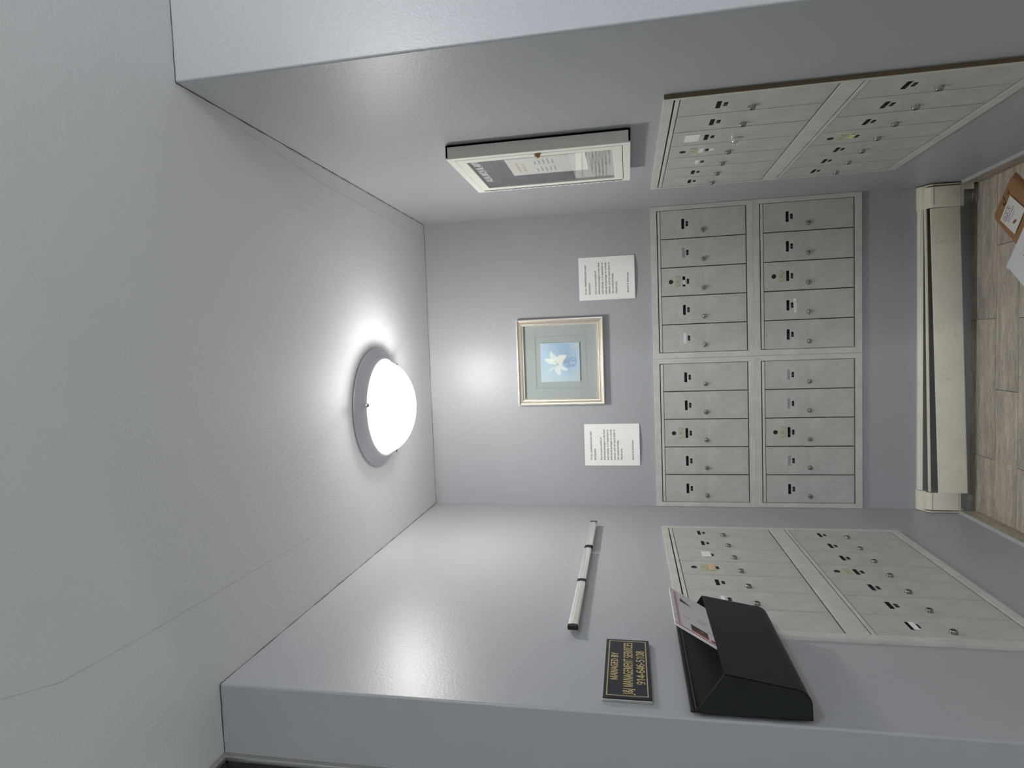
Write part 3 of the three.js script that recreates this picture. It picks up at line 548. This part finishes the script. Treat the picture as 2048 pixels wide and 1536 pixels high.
// ---------------------------------------------------------------- baseboard heater under the back mailboxes
{
  const t = thing('baseboard_heater', 'worn cream baseboard heater along the foot of the back wall', 'heater', [0, 0, 0]);
  const toX = new THREE.Matrix4().makeBasis(new THREE.Vector3(0, 0, 1), new THREE.Vector3(0, 1, 0), new THREE.Vector3(-1, 0, 0));
  const run = (poly, x0, x1) => metric(toCreasedNormals(new THREE.ExtrudeGeometry(shapeOf(poly), { depth: x1 - x0, bevelEnabled: false }).applyMatrix4(toX).translate(x1, 0, 0), 0.6));
  const curve = (pts, th) => { const inn = pts.map(([d, y], i) => { const a = pts[Math.max(0, i - 1)], b = pts[Math.min(pts.length - 1, i + 1)], l = Math.hypot(b[0] - a[0], b[1] - a[1]) || 1; return [d + (b[1] - a[1]) / l * th, y - (b[0] - a[0]) / l * th]; }); return [...pts, ...inn.reverse()]; };
  const xl = -0.655, xr = 0.643;
  obj('back_plate', [box(xl, xr, 0.0, 0.222, 0.0, 0.002), box(-0.749, 0.749, 0.0, 0.075, 0.0, 0.004)], M.galvanised, t);
  obj('hood', run(curve([[0.0, 0.2245], [0.008, 0.2262], [0.016, 0.2240], [0.022, 0.2185], [0.0255, 0.212], [0.026, 0.208]], 0.0012), xl, xr), M.heater, t);
  // copper pipe with its row of steel fins, down inside the casing
  obj('pipe', new THREE.CylinderGeometry(0.011, 0.011, xr - xl, 16).rotateZ(Math.PI / 2).translate((xl + xr) / 2, 0.105, 0.033), M.brass, t);
  obj('fin_element', Array.from({ length: 108 }, (_, i) => box(xl + 0.01 + i * 0.0119, xl + 0.0106 + i * 0.0119, 0.075, 0.137, 0.006, 0.060)), M.galvanised, t).userData.kind = 'stuff';
  const bar = (pts, th) => { const g = curve(pts, th); return g; };
  const damper = obj('damper', run([[0.036, 0.2005], [0.046, 0.1975], [0.0462, 0.1925], [0.036, 0.1955]], xl, xr), M.heater, t); damper.rotation.z = 0.017;
  const cover = obj('front_cover', run(curve([[0.0690, 0.1880], [0.0715, 0.1865], [0.0725, 0.182], [0.0725, 0.073], [0.0705, 0.067], [0.060, 0.066]], 0.0012), xl, xr), M.heater, t); cover.rotation.z = 0.0305; cover.position.y = -0.007; cover.position.z = -0.001;
  for (const [a, b, k] of [[-0.7475, xl, 0], [xr - 0.003, 0.744, 1]]) {
    const dy = k ? 0 : 0.003;
    const prof = [[0.0, 0.205], [0.0, 0.2285], [0.012, 0.2305], [0.026, 0.2275], [0.0345, 0.2195], [0.038, 0.207], [0.04, 0.2]];
    const cap = obj('end_cap', [run([...curve(prof.slice(1), 0.0016)], a, b), run([...curve([[0.036, 0.2115], [0.06, 0.2085], [0.072, 0.2], [0.0765, 0.19], [0.0765, 0.075 + dy], [0.072, 0.066 + dy]], 0.0016)], k ? a : a + 0.012, k ? b - 0.012 : b), run([[0, 0.02], [0.068, 0.06], [0.074, 0.19], [0.06, 0.206], [0.02, 0.222], [0, 0.222]], k ? b - 0.004 : a, k ? b : a + 0.004)], M.heater, t);
    if (k) obj('end_foot', box(b - 0.03, b - 0.001, 0.022, 0.075, 0.062, 0.064), M.heater, t);
    obj('seam', [box(a + 0.012, b - 0.002, 0.1865, 0.1885, 0.0765, 0.0768), box(k ? a : a + 0.018, k ? b - 0.018 : b, 0.078, 0.0795, 0.0765, 0.0769)], M.tan, cap);
  }
}

// ---------------------------------------------------------------- parcels on the floor
{
  // padded kraft mailer: corner A next to the right wall
  const A = [0.713, 0.328], u = [-0.745, -0.667], v = [-0.65, 0.76], fw = 0.205, fl = 0.30, h0 = 0.024;
  const t = thing('padded_mailer', 'brown kraft padded mailer with a white label on the floor', 'parcel', [A[0], 0, A[1]]);
  const pt = (a, b) => [u[0] * a + v[0] * b, u[1] * a + v[1] * b];
  const g = new THREE.PlaneGeometry(1, 1, 28, 36), p = g.attributes.position;
  const puff = (a, b) => { const ea = Math.min(a, 1 - a) * fw, eb = Math.min(b, 1 - b) * fl; const s = (q) => Math.min(1, q / 0.035); return Math.sqrt(Math.max(0, s(ea) * (2 - s(ea)))) * Math.sqrt(Math.max(0, s(eb) * (2 - s(eb)))); };
  const top = [], cut = 0.03;
  for (let i = 0; i < p.count; i++) {
    let a = p.getX(i) + 0.5, b = p.getY(i) + 0.5;
    let da = a * fw, db = b * fl; const k = (fw - da) + db; if (k < cut) { const m = (cut - k) / 2; da -= m; db += m; }
    const q = pt(da, db), hgt = 0.0025 + (h0 - 0.0025) * puff(a, b) * (1 - 0.05 * Math.abs(Math.sin(a * 9 + b * 4)) - 0.04 * Math.abs(Math.sin(b * 13)));
    p.setXYZ(i, q[0], hgt, q[1]); top.push(hgt);
  }
  g.computeVertexNormals();
  const bot = g.clone(); for (let i = 0; i < p.count; i++) bot.attributes.position.setY(i, 0.001);
  obj('mailer', [metric(g), metric(bot)], Object.assign(M.kraft, { side: THREE.DoubleSide }), t);
  obj('writing', [[0.094, 0.042, 0.020, 0.5], [0.104, 0.06, 0.016, -0.6], [0.112, 0.052, 0.014, 0.2], [0.06, 0.05, 0.018, 0.1]].map(([a, b, l, r]) => { const q = pt(a, b); return new THREE.BoxGeometry(l, 0.0006, 0.0028).rotateY(r).translate(q[0], h0 + 0.0016, q[1]); }), M.black, t);
  const lab = canvasTex(512, 512, (c, W, Hh) => {
    c.fillStyle = '#e6e3dc'; c.fillRect(0, 0, W, Hh); c.fillStyle = '#3c3638'; c.font = 'bold 34px sans-serif';
    for (let r = 0; r < 3; r++) { let x = 40; for (let k = 0; k < 9; k++) { const w = 12 + ((r * 5 + k * 13) % 20); c.fillRect(x, 50 + r * 44, w, 8 + ((k * 7 + r * 3) % 18)); x += w + 9 + (k % 3) * 6; } }
    c.fillRect(190, 190, 220, 12); for (let k = 0; k < 10; k++) c.fillRect(200 + k * 17, 250, 11, 16);
    c.fillStyle = 'rgba(150,90,190,0.55)'; for (let k = 0; k < 26; k++) c.fillRect(90 + (k * 37) % 110, 120 + (k * 53) % 130, 14, 20);
    c.fillStyle = '#8a5038'; c.beginPath(); c.ellipse(190, 380, 60, 28, 0.5, 0, 7); c.fill();
  });
  // label corners in the mailer's own axes
  const lg = new THREE.PlaneGeometry(0.108, 0.125), l = obj('shipping_label', lg, printed(lab, 0.6), t);
  const lc = [0.541 - A[0], 0.357 - A[1]];
  l.setRotationFromMatrix(new THREE.Matrix4().makeBasis(new THREE.Vector3(0.80, 0, 0.6), new THREE.Vector3(0.6, 0, -0.80), new THREE.Vector3(0, 1, 0)));
  l.position.set(lc[0], h0 + 0.0032, lc[1]);
}
{
  // white poly mailer lying across the kraft one; corner K is its left corner
  const K = [0.334, 0.338], a = [0.78, 0.626], b = [-0.63, 0.777], L = 0.33, Wd = 0.26, y0 = 0.0285;
  const t = thing('poly_mailer', 'white mailing bag lying across the brown mailer on the floor', 'parcel', [K[0], 0, K[1]]);
  const q = (s, r) => [a[0] * s + b[0] * r, a[1] * s + b[1] * r];
  const poly = [q(0.004, 0), q(L, 0), q(L, Wd), q(0.0, Wd), q(0.0, 0.046), q(0.004, 0.04), q(0.0, 0.034), q(0, 0.004)];
  obj('flange', prism(poly, y0, y0 + 0.0022), M.white, t);
  const inner = [q(0.003, 0.003), q(L - 0.004, 0.003), q(L - 0.004, Wd - 0.01), q(0.013, Wd - 0.01), q(0.013, 0.03), q(0.006, 0.024)];
  const g = new THREE.ExtrudeGeometry(shapeOf(inner.map(([x, z]) => [x, -z])), { depth: 0.007, bevelEnabled: true, bevelSize: 0.003, bevelThickness: 0.003, bevelOffset: -0.003, bevelSegments: 3 }).rotateX(-Math.PI / 2).translate(0, y0 + 0.003, 0);
  obj('pouch', metric(g), M.white, t);
  const wt = canvasTex(512, 256, (c, W, Hh) => { c.fillStyle = '#dedee0'; c.fillRect(0, 0, W, Hh); c.fillStyle = '#262628'; c.font = 'italic bold 92px sans-serif'; c.fillText('P', 22, 150); c.fillStyle = '#55555a'; for (let r = 0; r < 3; r++) for (let k = 0; k < 9; k++) c.fillRect(150 + k * 36, 84 + r * 40, 22, 14 - r * 2); });
  const l = obj('print', plane(0.13, 0.065), printed(wt, 0.6), t);
  l.setRotationFromMatrix(new THREE.Matrix4().makeBasis(new THREE.Vector3(a[0], 0, a[1]), new THREE.Vector3(-b[0], 0, -b[1]), new THREE.Vector3(0, 1, 0)));
  const c = q(0.155, 0.085); l.position.set(c[0], y0 + 0.0133, c[1]);
}

renderer.render(scene, camera);
